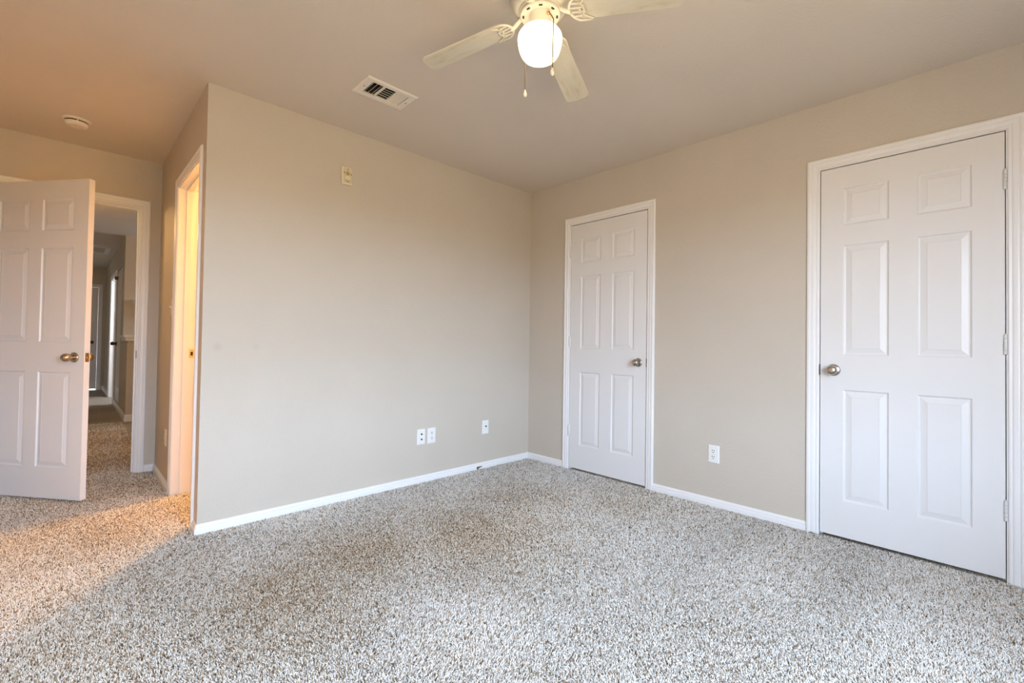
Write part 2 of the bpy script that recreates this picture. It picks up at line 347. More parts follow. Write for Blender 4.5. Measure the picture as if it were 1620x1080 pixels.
# ------------------------------------------------------------------ baseboards
BB = [(0, 0), (0.0130, 0), (0.0130, 0.030), (0.0118, 0.0335), (0.0085, 0.0355), (0.0085, 0.038), (0.0105, 0.0410), (0.0098, 0.0460), (0.0065, 0.0510), (0.0045, 0.0560), (0, 0.0570)]
def sweep(bm, path, prof, closed=False):
    """path: list of (point, outdir) ; profile (out, up) with up = +z"""
    rings = [[bm.verts.new(Vector(p) + Vector(d) * a + Vector((0, 0, b))) for a, b in prof] for p, d in path]
    n = len(prof)
    for a, b in zip(rings, rings[1:]):
        for k in range(n): bm.faces.new((a[k], a[(k + 1) % n], b[(k + 1) % n], b[k]))
    bm.faces.new(rings[0][::-1]); bm.faces.new(rings[-1])
def base(name, pts, label):
    """pts on the wall line in order with the room on the left-hand side normal given"""
    bm = bmesh.new(); sweep(bm, pts, BB); return struct(link(name, bm, M_trim), label, 'baseboard')
CW = 0.058; RV = 0.005      # casing width, reveal
nx1 = -0.616; nx2 = -0.556
c1o = D1[0] + JG + RV + CW; c1i = D1[1] - JG - RV - CW
c2o = D2[0] + JG + RV + CW; c2i = D2[1] - JG - RV - CW
bath_near = B_N - RV - CW; bath_far = B_F + RV + CW
entry_right = E_L + RV + CW; entry_left = E_H - RV - CW
bm = bmesh.new()
sweep(bm, [((-L, bath_near - 0.0, 0), (-1, 0, 0)), ((-L, 0, 0), (-1, -1, 0)), ((nx1, 0, 0), (0, -1, 0))], BB)
sweep(bm, [((nx2, 0, 0), (0, -1, 0)), ((0, 0, 0), (-1, -1, 0))], BB)
up_ = [(a, b) for a, b in BB if b >= 0.030]; up_ = [(0, 0.030)] + up_
sweep(bm, [((nx1, 0, 0), (0, -1, 0)), ((nx2, 0, 0), (0, -1, 0))], up_)
bl = struct(link('baseboard_left', bm, M_trim), 'white baseboard along the blank wall with a chipped hole', 'baseboard')
bm = bmesh.new(); box(bm, nx1, -0.003, 0, nx2, 0.0, 0.030)
# splintered remnant inside the hole
v = [(nx1 + 0.012, -0.013), (nx1 + 0.058, -0.012), (nx1 + 0.06, -0.004), (nx1 + 0.02, -0.004)]
hole = link('splintered_backing', bm, M_wood, bl); hole['label'] = 'dark splintered hole in white baseboard'
bm = bmesh.new()
prism(bm, [(nx1 + 0.016, 0.001), (nx1 + 0.06, 0.001), (nx1 + 0.06, 0.020), (nx1 + 0.045, 0.019), (nx1 + 0.026, 0.010)], 0.0035, 0.0125, Matrix(((1, 0, 0, 0), (0, 0, -1, 0), (0, 1, 0, 0), (0, 0, 0, 1))))
link('splinter', bm, M_trim, bl)
bm = bmesh.new(); sweep(bm, [((0, 0, 0), (-1, -1, 0)), ((0, c1o, 0), (-1, 0, 0))], BB); struct(link('baseboard_corner', bm, M_trim), 'short white baseboard between the corner and the narrow door', 'baseboard')
bm = bmesh.new(); sweep(bm, [((0, c1i, 0), (-1, 0, 0)), ((0, c2o, 0), (-1, 0, 0))], BB); struct(link('baseboard_right', bm, M_trim), 'white baseboard between the two closed doors', 'baseboard')
bm = bmesh.new(); sweep(bm, [((0, c2i, 0), (-1, 0, 0)), ((0, YR, 0), (-1, 1, 0)), ((XL, YR, 0), (1, 1, 0)), ((XL, YW, 0), (1, -1, 0)), ((entry_left, YW, 0), (0, -1, 0))], BB); struct(link('baseboard_rear', bm, M_trim), 'white baseboard around the near side of the room', 'baseboard')
bm = bmesh.new(); sweep(bm, [((entry_right, YW, 0), (0, -1, 0)), ((-L, YW, 0), (-1, -1, 0)), ((-L, bath_far, 0), (-1, 0, 0))], BB); struct(link('baseboard_alcove', bm, M_trim), 'white baseboard in the alcove corner beside the bathroom doorway', 'baseboard')
bm = bmesh.new(); sweep(bm, [((HX, YW + 0.12, 0), (-1, 0, 0)), ((HX, 3.37, 0), (-1, 1, 0)), ((HX + .3, 3.37, 0), (0, 1, 0))], BB); struct(link('baseboard_hall_near', bm, M_trim), 'white baseboard on the short right wall of the hall', 'baseboard')
BBH = [(a, b * 1.5) for a, b in BB]
bm = bmesh.new(); sweep(bm, [((-1.4, YP, 0), (0, -1, 0)), ((CX, YP, 0), (-1, -1, 0)), ((CX, 6.545, 0), (-1, 0, 0))], BBH); struct(link('baseboard_hall_half', bm, M_trim), 'white baseboard around the half wall in the hall', 'baseboard')
bm = bmesh.new(); sweep(bm, [((CX, 7.87, 0), (-1, 0, 0)), ((CX, YE, 0), (-1, -1, 0)), ((-2.55, YE, 0), (0, -1, 0))], BBH); struct(link('baseboard_hall_end', bm, M_trim), 'white baseboard at the far end of the hall', 'baseboard')

# ------------------------------------------------------------------ casings and jambs
CP = [(a, b * 0.76) for a, b in [(0.0, 0.0), (0.0, 0.006), (0.004, 0.0095), (0.010, 0.0085), (0.013, 0.0075), (0.016, 0.0115), (0.021, 0.0135), (0.030, 0.0140), (0.036, 0.0130), (0.039, 0.0165), (0.044, 0.0180), (0.050, 0.0175), (0.0545, 0.0150), (0.0572, 0.0105), (0.058, 0.006), (0.058, 0.0)]]
def casing_bm(bm, O, along, normal, a0, a1, top, prof=CP):
    """O origin on wall plane, along unit dir, normal out of wall; clear edges a0<a1, head height top. Profile (outward, thickness)"""
    O = Vector(O); A = Vector(along); N = Vector(normal); Z = Vector((0, 0, 1))
    rings = []
    for base_, da, dz in (((a0, 0), -1, 0), ((a0, top), -1, 1), ((a1, top), 1, 1), ((a1, 0), 1, 0)):
        rings.append([bm.verts.new(O + A * (base_[0] + da * w) + Z * (base_[1] + dz * w) + N * t) for w, t in prof])
    n = len(prof)
    for a, b in zip(rings, rings[1:]):
        for k in range(n): bm.faces.new((a[k], a[(k + 1) % n], b[(k + 1) % n], b[k]))
    bm.faces.new(rings[0][::-1]); bm.faces.new(rings[-1])
def jamb_bm(bm, O, along, normal, a0, a1, top, depth, stop_at=None, stop_w=0.032):
    """jamb boards lining the opening between clear edges; depth into the wall (against normal)"""
    O = Vector(O); A = Vector(along); N = Vector(normal)
    def b(u0, u1, d0, d1, z0, z1):
        P = [O + A * u + N * (-d) + Vector((0, 0, z)) for z in (z0, z1) for u, d in ((u0, d0), (u1, d0), (u1, d1), (u0, d1))]
        v = [bm.verts.new(p) for p in P]
        for f in ((0, 3, 2, 1), (4, 5, 6, 7), (0, 1, 5, 4), (1, 2, 6, 5), (2, 3, 7, 6), (3, 0, 4, 7)): bm.faces.new([v[i] for i in f])
    g = 0.0005
    b(a0 - JT + g, a0, 0, depth, 0, top + JT - g); b(a1, a1 + JT - g, 0, depth, 0, top + JT - g); b(a0, a1, 0, depth, top, top + JT - g)
    if stop_at is not None:
        s = 0.011
        b(a0, a0 + s, stop_at, stop_at + stop_w, 0, top); b(a1 - s, a1, stop_at, stop_at + stop_w, 0, top); b(a0 + s, a1 - s, stop_at, stop_at + stop_w, top - s, top)
def frame(name, O, along, normal, a0, a1, depth, stop_at, label, both=False, top=OH):
    e = empty(name, Vector(O) + Vector(along) * (a0 + a1) / 2); struct(e, label, 'door frame')
    inv = Matrix.Translation(-e.location)
    bm = bmesh.new(); casing_bm(bm, O, along, normal, a0 - RV, a1 + RV, top + RV)
    if both: casing_bm(bm, Vector(O) - Vector(normal) * depth, along, -Vector(normal), a0 - RV, a1 + RV, top + RV)
    bm.transform(inv); link('casing', bm, M_trim, e)
    bm = bmesh.new(); jamb_bm(bm, O, along, normal, a0, a1, top, depth, stop_at); bm.transform(inv); link('jamb', bm, M_trim, e)
    return e
ST = 0.0375
t1 = frame('trim_1', (0, 0, 0), (0, -1, 0), (-1, 0, 0), -D1[0] - JG, -D1[1] + JG, 0.115, ST, 'white moulded casing around the narrow closed door near the corner')
t2 = frame('trim_2', (0, 0, 0), (0, -1, 0), (-1, 0, 0), -D2[0] - JG, -D2[1] + JG, 0.115, ST, 'white moulded casing around the large closed door on the right')
t3 = frame('trim_3', (0, YW, 0), (1, 0, 0), (0, -1, 0), E_H, E_L, 0.12, 0.037, 'white moulded casing of the doorway to the hall', True)
t4 = frame('trim_4', (-L, 0, 0), (0, -1, 0), (-1, 0, 0), -B_F, -B_N, 0.115, 0.043, 'white moulded casing of the lit bathroom doorway', True)
t5 = frame('trim_5', (CX, 0, 0), (0, -1, 0), (-1, 0, 0), -7.80 + JT, -6.60 - JT, 0.115, 0.05, 'white casing of the daylit doorway far down the hall', False, 2.04)
t6 = frame('trim_6', (0, YE, 0), (1, 0, 0), (0, -1, 0), -3.36 + JT, -2.60 - JT, 0.12, 0.045, 'casing of the closed door at the end of the hall', False, 2.04)

# ------------------------------------------------------------------ six-panel doors
def slab_bm(w, h, t, stile, pw, rows):
    """local: x 0..w, z 0..h, front face at y=0 (facing -y), back at y=t; rows list of (z0,z1); two columns"""
    bm = bmesh.new()
    xs = [0, stile, stile + pw, w - stile - pw, w - stile, w]
    zs = [0] + [z for r in rows for z in r] + [h]
    loops = [(0.0, 0.0), (0.0025, 0.0012), (0.006, 0.0062), (0.010, 0.0075), (0.014, 0.0072), (0.0370, 0.0018), (0.0385, 0.0004), (0.0395, 0.0012), (0.0415, 0.0010)]
    def face(side):
        def P(x, z, d): return bm.verts.new((x, d if side == 0 else t - d, z))
        for i in range(5):
            for k in range(len(zs) - 1):
                x0, x1, z0, z1 = xs[i], xs[i + 1], zs[k], zs[k + 1]
                if i in (1, 3) and k % 2 == 1:
                    prev = None
                    for off, d in loops:
                        ring = [P(x0 + off, z0 + off, d), P(x1 - off, z0 + off, d), P(x1 - off, z1 - off, d), P(x0 + off, z1 - off, d)]
                        if prev:
                            for q in range(4): bm.faces.new((prev[q], prev[(q + 1) % 4], ring[(q + 1) % 4], ring[q]))
                        prev = ring
                    bm.faces.new(prev)
                else:
                    bm.faces.new((P(x0, z0, 0), P(x1, z0, 0), P(x1, z1, 0), P(x0, z1, 0)))
    face(0); face(1)
    def q(*p): bm.faces.new([bm.verts.new(v) for v in p])
    q((0, 0, 0), (0, t, 0), (0, t, h), (0, 0, h)); q((w, 0, 0), (w, t, 0), (w, t, h), (w, 0, h))
    q((0, 0, 0), (w, 0, 0), (w, t, 0), (0, t, 0)); q((0, 0, h), (w, 0, h), (w, t, h), (0, t, h))
    bmesh.ops.remove_doubles(bm, verts=bm.verts[:], dist=0.00005)
    return bm
YN = Matrix(((1, 0, 0, 0), (0, 0, -1, 0), (0, 1, 0, 0), (0, 0, 0, 1)))   # lathe axis z -> local -y
YP_ = Matrix(((1, 0, 0, 0), (0, 0, 1, 0), (0, -1, 0, 0), (0, 0, 0, 1)))  # lathe axis z -> local +y
ROSE = [(0, 0), (0.0315, 0), (0.0325, 0.002), (0.0320, 0.006), (0.0285, 0.0095), (0.0180, 0.0115), (0.0135, 0.013)]
KNOB_BALL = [(0.0125, 0.012), (0.0115, 0.020), (0.0125, 0.026), (0.0180, 0.030), (0.0240, 0.036), (0.0262, 0.043), (0.0262, 0.049), (0.0235, 0.056), (0.0180, 0.0615), (0.0090, 0.0645), (0, 0.0650)]
KNOB_OVAL = [(0.0135, 0.012), (0.0125, 0.018), (0.0150, 0.024), (0.0215, 0.032), (0.0255, 0.041), (0.0268, 0.050), (0.0250, 0.060), (0.0200, 0.068), (0.0130, 0.0725), (0.0125, 0.0715), (0.0100, 0.0715), (0.0098, 0.0735), (0, 0.0740)]
def six_panel_door(name, origin, rz, w, h, label, hinge_left, knob_z, knob_prof, knob_m, stile, pw, hinges=True, back_knob=False, latch_edge=False):
    e = empty(name, origin, rz); struct(e, label, 'door'); t = 0.0345
    rows = [(0.214 - DB, 0.820 - DB), (1.008 - DB, 1.611 - DB), (1.720 - DB, 1.925 - DB)]
    s = link('slab', slab_bm(w, h, t, stile, pw, rows), M_door, e)
    s.location = (0, 0, 0)
    kx = w - 0.062 if hinge_left else 0.062
    if name == 'door_3': kx = w - 0.070
    def knob(m, yoff):
        k = empty('knob', (kx, yoff, knob_z)); k.parent = e
        bm = bmesh.new(); lathe(bm, ROSE, 40, m); r = link('rose', bm, knob_m, k, True)
        bm = bmesh.new(); lathe(bm, knob_prof, 40, m); link('knob_handle', bm, knob_m, k, True)
    knob(YN, 0.0)
    if back_knob: knob(YP_, t)
    if hinges:
        hx = -0.0015 if hinge_left else w + 0.0015
        for hz in (0.325, 1.072, 1.822):
            bm = bmesh.new()
            for i in range(5):
                M = Matrix.Translation((hx, -0.0055, hz - 0.0445 - DB + i * 0.0178)); lathe(bm, [(0, 0.0005), (0.0055, 0.0005), (0.0062, 0.0012), (0.0062, 0.0166), (0.0055, 0.0173), (0, 0.0173)], 14, M)
            lathe(bm, [(0.0035, 0), (0.0045, 0.002), (0.0045, 0.005), (0, 0.007)], 12, Matrix.Translation((hx, -0.0055, hz + 0.0445 - DB)))
            sg = 1 if hinge_left else -1
            box(bm, min(hx, hx + sg * 0.006), -0.0035, hz - 0.0445 - DB, max(hx, hx + sg * 0.006), 0.0002, hz + 0.0445 - DB)
            link('hinge', bm, M_hinge, e, True)
    if latch_edge:
        bm = bmesh.new(); bevbox(bm, w - 0.001, 0.0045, knob_z - 0.0285, w + 0.0012, 0.0300, knob_z + 0.0285, 0.0008, 1)
        lp = link('latch_plate', bm, M_brass, e); lp['label'] = 'small brass latch plate on the door edge'
        bm = bmesh.new(); lathe(bm, [(0, 0), (0.0085, 0), (0.0085, 0.0008), (0, 0.0008)], 20, Matrix.Translation((w + 0.0010, 0.0172, knob_z)) @ Matrix.Rotation(pi / 2, 4, 'Y')); link('latch_hole', bm, M_dark, lp)
        bm = bmesh.new(); bevbox(bm, w, 0.0115, knob_z - 0.006, w + 0.006, 0.0225, knob_z + 0.006, 0.002, 1); link('latch_bolt', bm, M_brass, lp)
        for dz in (-0.0215, 0.0215):
            bm = bmesh.new(); lathe(bm, [(0, 0), (0.0035, 0), (0.003, 0.001), (0, 0.001)], 12, Matrix.Translation((w + 0.0011, 0.0172, knob_z + dz)) @ Matrix.Rotation(pi / 2, 4, 'Y')); link('screw', bm, M_darkmetal, lp)
    return e
six_panel_door('door_1', (0.0005, D1[0], DB), -pi / 2, D1[0] - D1[1], DH - DB, 'narrow white six-panel door near the corner', True, 0.918 - DB, KNOB_BALL, M_nickel, 0.104, 0.195)
six_panel_door('door_2', (0.0005, D2[0], DB), -pi / 2, D2[0] - D2[1], DH - DB, 'large white six-panel door at the right edge', False, 0.925 - DB, KNOB_BALL, M_nickel, 0.1045, 0.196)
dw = hypot(-2.97 + 3.45, 1.027 - 1.646)
six_panel_door('door_3', (-3.45, 1.646 - 0.0, DB), atan2(1.027 - 1.646, -2.97 + 3.45), dw, DH - DB, 'white six-panel door standing open in the alcove', True, 0.914 - DB, KNOB_OVAL, M_antique, 0.105, 0.239, True, True, True)
d4 = six_panel_door('door_4', (-3.36 + JT + 0.003, YE + 0.004, 0.025), 0.0, 0.76 - 2 * JT - 0.006, 2.01, 'closed door at the dim far end of the hall', False, 0.925, KNOB_OVAL, M_darkmetal, 0.11, 0.20, False)
for c in d4.children:
    if c.name.startswith('knob'): c.location.x = 0.724 - 0.085
six_panel_door('door_5', (CX + 0.001, 6.305, 0.115), -pi / 2, 0.67, 1.93, 'narrow panelled door in the right wall of the hall', False, 0.84, KNOB_OVAL, M_darkmetal, 0.10, 0.18, False)

# strikes and latch pieces on the jambs
def plate_on(parent, name, x0, y0, z0, x1, y1, z1, m):
    bm = bmesh.new(); box(bm, x0, y0, z0, x1, y1, z1); bm.transform(Matrix.Translation(-parent.location)); return link(name, bm, m, parent)
plate_on(t1, 'strike_plate', -0.004, D1[1] - JG - 0.0005, 0.888, 0.03, D1[1] - JG + 0.0015, 0.948, M_darkmetal)
plate_on(t2, 'strike_plate', -0.004, D2[0] + JG - 0.0015, 0.895, 0.03, D2[0] + JG + 0.0005, 0.955, M_darkmetal)
plate_on(t3, 'strike_plate', E_L - 0.0015, YW - 0.004, 0.885, E_L + 0.0005, YW + 0.03, 0.945, M_darkmetal)
sp_ = plate_on(t4, 'strike_plate', -L + 0.080, B_F - 0.0015, 0.913, -L + 0.108, B_F + 0.0005, 0.970, M_brass)
bm = bmesh.new(); box(bm, -L + 0.088, B_F - 0.0020, 0.928, -L + 0.101, B_F - 0.001, 0.955); bm.transform(Matrix.Translation(-t4.location)); link('strike_hole', bm, M_dark, sp_)
# dark hook high on the narrow hall door
bm = bmesh.new(); box(bm, CX - 0.04, 6.33, 1.93, CX - 0.0005, 6.36, 1.98); box(bm, CX - 0.012, 6.20, 1.945, CX - 0.0005, 6.33, 1.965)
tag(link('door_hook', bm, M_darkmetal), 'small dark hook high on the narrow hall door', 'hook')

# ------------------------------------------------------------------ wall plates
PLW, PLH = 0.0725, 0.1155
def plate_root(name, x, y, z, rz, label, cat, m, group=None, w=PLW, h=PLH, th=0.0062):
    e = empty(name, (x, y, z), rz); tag(e, label, cat, group)
    bm = bmesh.new()
    rings = []
    for ins, d in ((0.0, 0.0), (0.0, 0.0022), (0.003, 0.0052), (0.0065, th)):
        a, b = w / 2 - ins, h / 2 - ins; r = 0.003
        pts = []
        for cx, cz, s0 in ((a - r, b - r, 0), (-a + r, b - r, 1), (-a + r, -b + r, 2), (a - r, -b + r, 3)):
            for q in range(4):
                an = (s0 + q / 3) * pi / 2; pts.append((cx + r * cos(an), -d, cz + r * sin(an)))
        rings.append([bm.verts.new(p) for p in pts])
    n = len(rings[0])
    for a, b in zip(rings, rings[1:]):
        for k in range(n): bm.faces.new((a[k], a[(k + 1) % n], b[(k + 1) % n], b[k]))
    bm.faces.new(rings[-1]); bm.faces.new(rings[0][::-1])
    link('cover_plate', bm, m, e)
    return e
def disc(bm, x, z, y0, y1, r, n=20, flatz=0):
    pts = [(x + r * cos(2 * pi * i / n), max(-flatz, min(flatz, r * sin(2 * pi * i / n))) + z if flatz else z + r * sin(2 * pi * i / n)) for i in range(n)]
    a = [bm.verts.new((p[0], y0, p[1])) for p in pts]; b = [bm.verts.new((p[0], y1, p[1])) for p in pts]
    bm.faces.new(a); bm.faces.new(b)
    for i in range(n): jn = (i + 1) % n; bm.faces.new((a[i], a[jn], b[jn], b[i]))
def screws(e, zs, m):
    for z in zs:
        bm = bmesh.new(); disc(bm, 0, z, -0.0060, -0.0072, 0.0032, 14); link('screw', bm, m, e)
def duplex(name, x, y, z, rz, label, group=None, m=None):
    e = plate_root(name, x, y, z, rz, label, 'outlet', m or M_plate, group)
    for dz in (0.0195, -0.0195):
        bm = bmesh.new(); disc(bm, 0, dz, -0.0060, -0.0082, 0.0172, 28, 0.0142); r = link('receptacle', bm, m or M_plate, e)
        bm = bmesh.new(); box(bm, -0.0082, -0.0086, dz + 0.0005, -0.0046, -0.0080, dz + 0.0105); link('slot', bm, M_greyhole, r)
        bm = bmesh.new(); box(bm, 0.0046, -0.0086, dz + 0.0010, 0.0082, -0.0080, dz + 0.0095); link('slot', bm, M_greyhole, r)
        bm = bmesh.new(); disc(bm, 0, dz - 0.0075, -0.0086, -0.0080, 0.0034, 12); link('ground_hole', bm, M_greyhole, r)
    screws(e, (0,), M_plate); return e
duplex('power_outlet', -1.0555, 0, 0.341, 0, 'white duplex power outlet beside the two-jack plate on the blank wall')
duplex('power_outlet', 0, -1.6795, 0.343, -pi / 2, 'white duplex power outlet between the two closed doors')
duplex('power_outlet', -L, 1.125, 0.342, -pi / 2, 'pale outlet low on the alcove wall beside the bathroom doorway', None, M_almond)
def jackplate(x, z, holes, label, cat='cable plate'):
    e = plate_root('cable_plate', x, 0, z, 0, label, cat, M_plate, None, 0.068, 0.1145)
    for dz in holes:
        bm = bmesh.new(); lathe(bm, [(0.0065, 0.005), (0.0065, 0.0085), (0.0046, 0.0095), (0.0046, 0.0150), (0.0034, 0.0155), (0.0034, 0.010), (0, 0.010)], 16, YN); bm.transform(Matrix.Translation((0, 0, dz)))
        link('coax_jack', bm, M_greyhole, e, True)
    screws(e, (0.0415, -0.0415), M_plate); return e
jackplate(-1.1475, 0.343, (0.020, -0.0185), 'white wall plate with two black jacks left of the power outlet')
jackplate(-0.5195, 0.343, (0.008,), 'white wall plate with a single black jack near the corner')
# high clock-hanger / recessed outlet plate on the blank wall
e = plate_root('recessed_outlet', -1.7575, -0.0085, 2.124, 0, 'yellowed almond recessed outlet plate high on the blank wall', 'outlet', M_almond, None, 0.072, 0.117, 0.0075)
bm = bmesh.new(); box(bm, -0.0345, 0.0, -0.057, 0.0345, 0.0085, 0.057); link('back_box', bm, M_almond2, e)
bm = bmesh.new(); bevbox(bm, -0.026, -0.0088, -0.047, 0.026, -0.0070, 0.047, 0.002, 1); ins = link('insert', bm, M_almond2, e)
bm = bmesh.new(); disc(bm, 0, 0.014, -0.0096, -0.0086, 0.0135, 24); link('dial', bm, mat('olive_insert', (0.40, 0.33, 0.17, 1), 0.5), ins)
bm = bmesh.new()
prism(bm, [(-0.017, -0.026), (0.017, -0.026), (0.017, -0.012), (0.010, -0.003), (-0.010, -0.003), (-0.017, -0.012)], 0.008, 0.012, YN); link('hood', bm, M_almond, ins)
M_bslot = mat('brown_slot', (0.12, 0.08, 0.03, 1), 0.6)
for x0, z0, x1, z1 in ((-0.0025, 0.036, 0.0025, 0.045), (-0.026, 0.010, -0.021, 0.021), (0.021, 0.006, 0.026, 0.017), (-0.011, -0.036, -0.006, -0.031), (0.006, -0.037, 0.011, -0.032), (-0.003, -0.045, 0.003, -0.038)):
    bm = bmesh.new(); box(bm, x0, -0.0094, z0, x1, -0.0084, z1); link('slot', bm, M_bslot, ins)
# light switch beside the bathroom casing
e = plate_root('light_switch', -L, 0.975, 1.255, -pi / 2, 'pale toggle switch on the alcove wall beside the bathroom doorway', 'switch', M_almond)
bm = bmesh.new(); box(bm, -0.0055, -0.0075, -0.012, 0.0055, -0.006, 0.012); link('switch_bezel', bm, M_almond, e)
bm = bmesh.new(); prism(bm, [(0.0065, -0.006), (0.019, 0.004), (0.019, 0.009), (0.0065, 0.007)], -0.0042, 0.0042, Matrix(((0, 0, 1, 0), (-1, 0, 0, 0), (0, 1, 0, 0), (0, 0, 0, 1)))); link('toggle', bm, M_plate, e)
screws(e, (0.030, -0.030), M_almond)

# ------------------------------------------------------------------ ceiling register
vcx, vcy = (VX0 + VX1) / 2, (VY0 + VY1) / 2; vw, vd = VX1 - VX0, VY1 - VY0
e = empty('ceiling_vent', (vcx, vcy, H)); tag(e, 'white rectangular air vent with louvres on the ceiling', 'vent')
bm = bmesh.new()
ow, od = vw / 2, vd / 2; iw, id_ = 0.108, 0.066
rings = []
for a, b, z in ((ow, od, 0.0), (ow, od, -0.003), (ow - 0.008, od - 0.008, -0.008), (iw, id_, -0.0065), (iw, id_, 0.004)):
    rings.append([bm.verts.new(p) for p in ((-a, -b, z), (a, -b, z), (a, b, z), (-a, b, z))])
for a, b in zip(rings, rings[1:]):
    for k in range(4): bm.faces.new((a[k], a[(k + 1) % 4], b[(k + 1) % 4], b[k]))
for x0, x1 in ((-0.0415, -0.0335), (0.0335, 0.0415)): box(bm, x0, -id_, -0.0066, x1, id_, 0.003)
link('frame', bm, M_vent, e)
def bank(name, x0, x1, n, along, tilt, wf=0.50):
    bm = bmesh.new()
    for i in range(n):
        if along == 'y':
            c = x0 + (i + 0.5) * (x1 - x0) / n; ln = id_; w = (x1 - x0) / n * wf
            M = Matrix.Translation((c, 0, 0.001)) @ Matrix.Rotation(tilt, 4, 'Y'); b2 = (-w, -ln, -0.0007, w, ln, 0.0007)
        else:
            c = -id_ + (i + 0.5) * 2 * id_ / n; w = id_ * 2 / n * 0.30
            M = Matrix.Translation(((x0 + x1) / 2, c, 0.001)) @ Matrix.Rotation(tilt, 4, 'X'); b2 = (-(x1 - x0) / 2, -w, -0.0007, (x1 - x0) / 2, w, 0.0007)
        q = bmesh.new(); box(q, *b2); q.transform(M); me = bpy.data.meshes.new('t'); q.to_mesh(me); q.free(); bm.from_mesh(me); bpy.data.meshes.remove(me)
    return link(name, bm, M_vent, e)
bank('louvre_bank', -0.108, -0.0415, 3, 'y', radians(-50))
bank('louvre_bank', -0.0335, 0.0335, 6, 'x', radians(42))
bank('louvre_bank', 0.0415, 0.108, 3, 'y', radians(27), 0.40)
for sx in (-1, 1):
    bm = bmesh.new(); M = Matrix.Translation((sx * 0.1275, 0, -0.008)) @ Matrix.Rotation(pi, 4, 'X'); lathe(bm, [(0, -0.001), (0.0035, -0.001), (0.003, 0.001), (0, 0.0015)], 12, M); link('screw', bm, M_darkmetal, e)
bm = bmesh.new()
for q in ((-0.121, -0.068, -0.115, 0.068), (0.115, -0.068, 0.121, 0.068), (-0.121, -0.0685, 0.121, -0.066), (-0.121, 0.066, 0.121, 0.0685)): box(bm, q[0], q[1], 0.004, q[2], q[3], 0.16)
box(bm, -0.121, -0.0685, 0.16, 0.121, 0.0685, 0.165)
link('duct', bm, mat('dark_duct', (0.05, 0.045, 0.035, 1), 0.8), e)

# ------------------------------------------------------------------ smoke detector
e = empty('smoke_detector', (-3.038, 1.122, H)); tag(e, 'round cream smoke detector on the alcove ceiling', 'smoke detector')
FL = Matrix.Rotation(pi, 4, 'X')
bm = bmesh.new(); lathe(bm, [(0, 0), (0.071, 0), (0.073, 0.003), (0.070, 0.010), (0.062, 0.013), (0, 0.013)], 48, FL); link('base', bm, M_smoke, e, True)
bm = bmesh.new(); lathe(bm, [(0, 0.013), (0.056, 0.013), (0.056, 0.021), (0, 0.021)], 48, FL); link('sensor_gap', bm, M_dark, e, True)
bm = bmesh.new(); lathe(bm, [(0, 0.020), (0.0575, 0.020), (0.0590, 0.023), (0.057, 0.031), (0.052, 0.038), (0.043, 0.0425), (0.025, 0.0435), (0.022, 0.041), (0.012, 0.041), (0, 0.042)], 48, FL); link('body', bm, M_smoke, e, True)
for an in (0.2, 1.7, 3.3, 4.8):
    q = bmesh.new(); box(q, 0.052, -0.003, -0.021, 0.0585, 0.003, -0.012); q.transform(Matrix.Rotation(an, 4, 'Z')); link('mount_rib', q, M_smoke, e)

# ------------------------------------------------------------------ ceiling fan
FX, FY = -1.7416, -1.6982
fan = empty('ceiling_fan', (FX, FY, H)); tag(fan, 'cream four-blade ceiling fan with a lit globe', 'ceiling fan')
Z0 = H
def zz(z): return z - Z0
bm = bmesh.new(); lathe(bm, [(0, 0), (0.100, 0), (0.108, zz(2.422)), (0.116, zz(2.405)), (0.119, zz(2.390)), (0.114, zz(2.372)), (0.103, zz(2.357)), (0.095, zz(2.350)), (0.086, zz(2.348)), (0.084, zz(2.341)), (0.078, zz(2.338)), (0, zz(2.338))], 56); link('motor_housing', bm, M_fan, fan, True)
# flywheel with slots
bm = bmesh.new(); lathe(bm, [(0.040, zz(2.338)), (0.078, zz(2.338)), (0.080, zz(2.332)), (0.076, zz(2.328)), (0.050, zz(2.330)), (0.040, zz(2.332))], 56); fw = link('flywheel', bm, M_fan, fan, True)
for i in range(8):
    bm = bmesh.new()
    a0 = radians(111.25 + 22.5 + 45 * i - 6); a1 = a0 + radians(12)
    pts = [(0.063 * cos(a0), 0.063 * sin(a0)), (0.070 * cos(a0), 0.070 * sin(a0)), (0.070 * cos(a1), 0.070 * sin(a1)), (0.063 * cos(a1), 0.063 * sin(a1))]
    prism(bm, pts, zz(2.3265), zz(2.3295)); link('vent_slot', bm, M_dark, fw)
bm = bmesh.new(); lathe(bm, [(0, zz(2.338)), (0.046, zz(2.338)), (0.046, zz(2.334)), (0.0445, zz(2.332)), (0.0445, zz(2.282)), (0.047, zz(2.279)), (0.047, zz(2.272)), (0, zz(2.272))], 48); neck = link('light_fitter', bm, M_fan, fan, True)
bm = bmesh.new(); tube(bm, [(0.0465 * cos(t), 0.0465 * sin(t), zz(2.2755) + 0.0012 * sin(12 * t)) for t in [2 * pi * i / 96 for i in range(97)]], 0.0022, 6); link('fitter_band', bm, M_brass, neck, True)
GP = [(0.046, 2.277), (0.052, 2.2755), (0.066, 2.270), (0.0775, 2.262), (0.0848, 2.251), (0.0873, 2.240), (0.0868, 2.229), (0.0848, 2.216), (0.0815, 2.201), (0.0770, 2.187), (0.0705, 2.175), (0.0630, 2.166), (0.052, 2.1600), (0.032, 2.1570), (0, 2.156)]
bm = bmesh.new(); lathe(bm, [(r, zz(z)) for r, z in GP], 56); gl = link('globe_shade', bm, M_globe, fan, True); gl['label'] = 'glowing white glass globe'
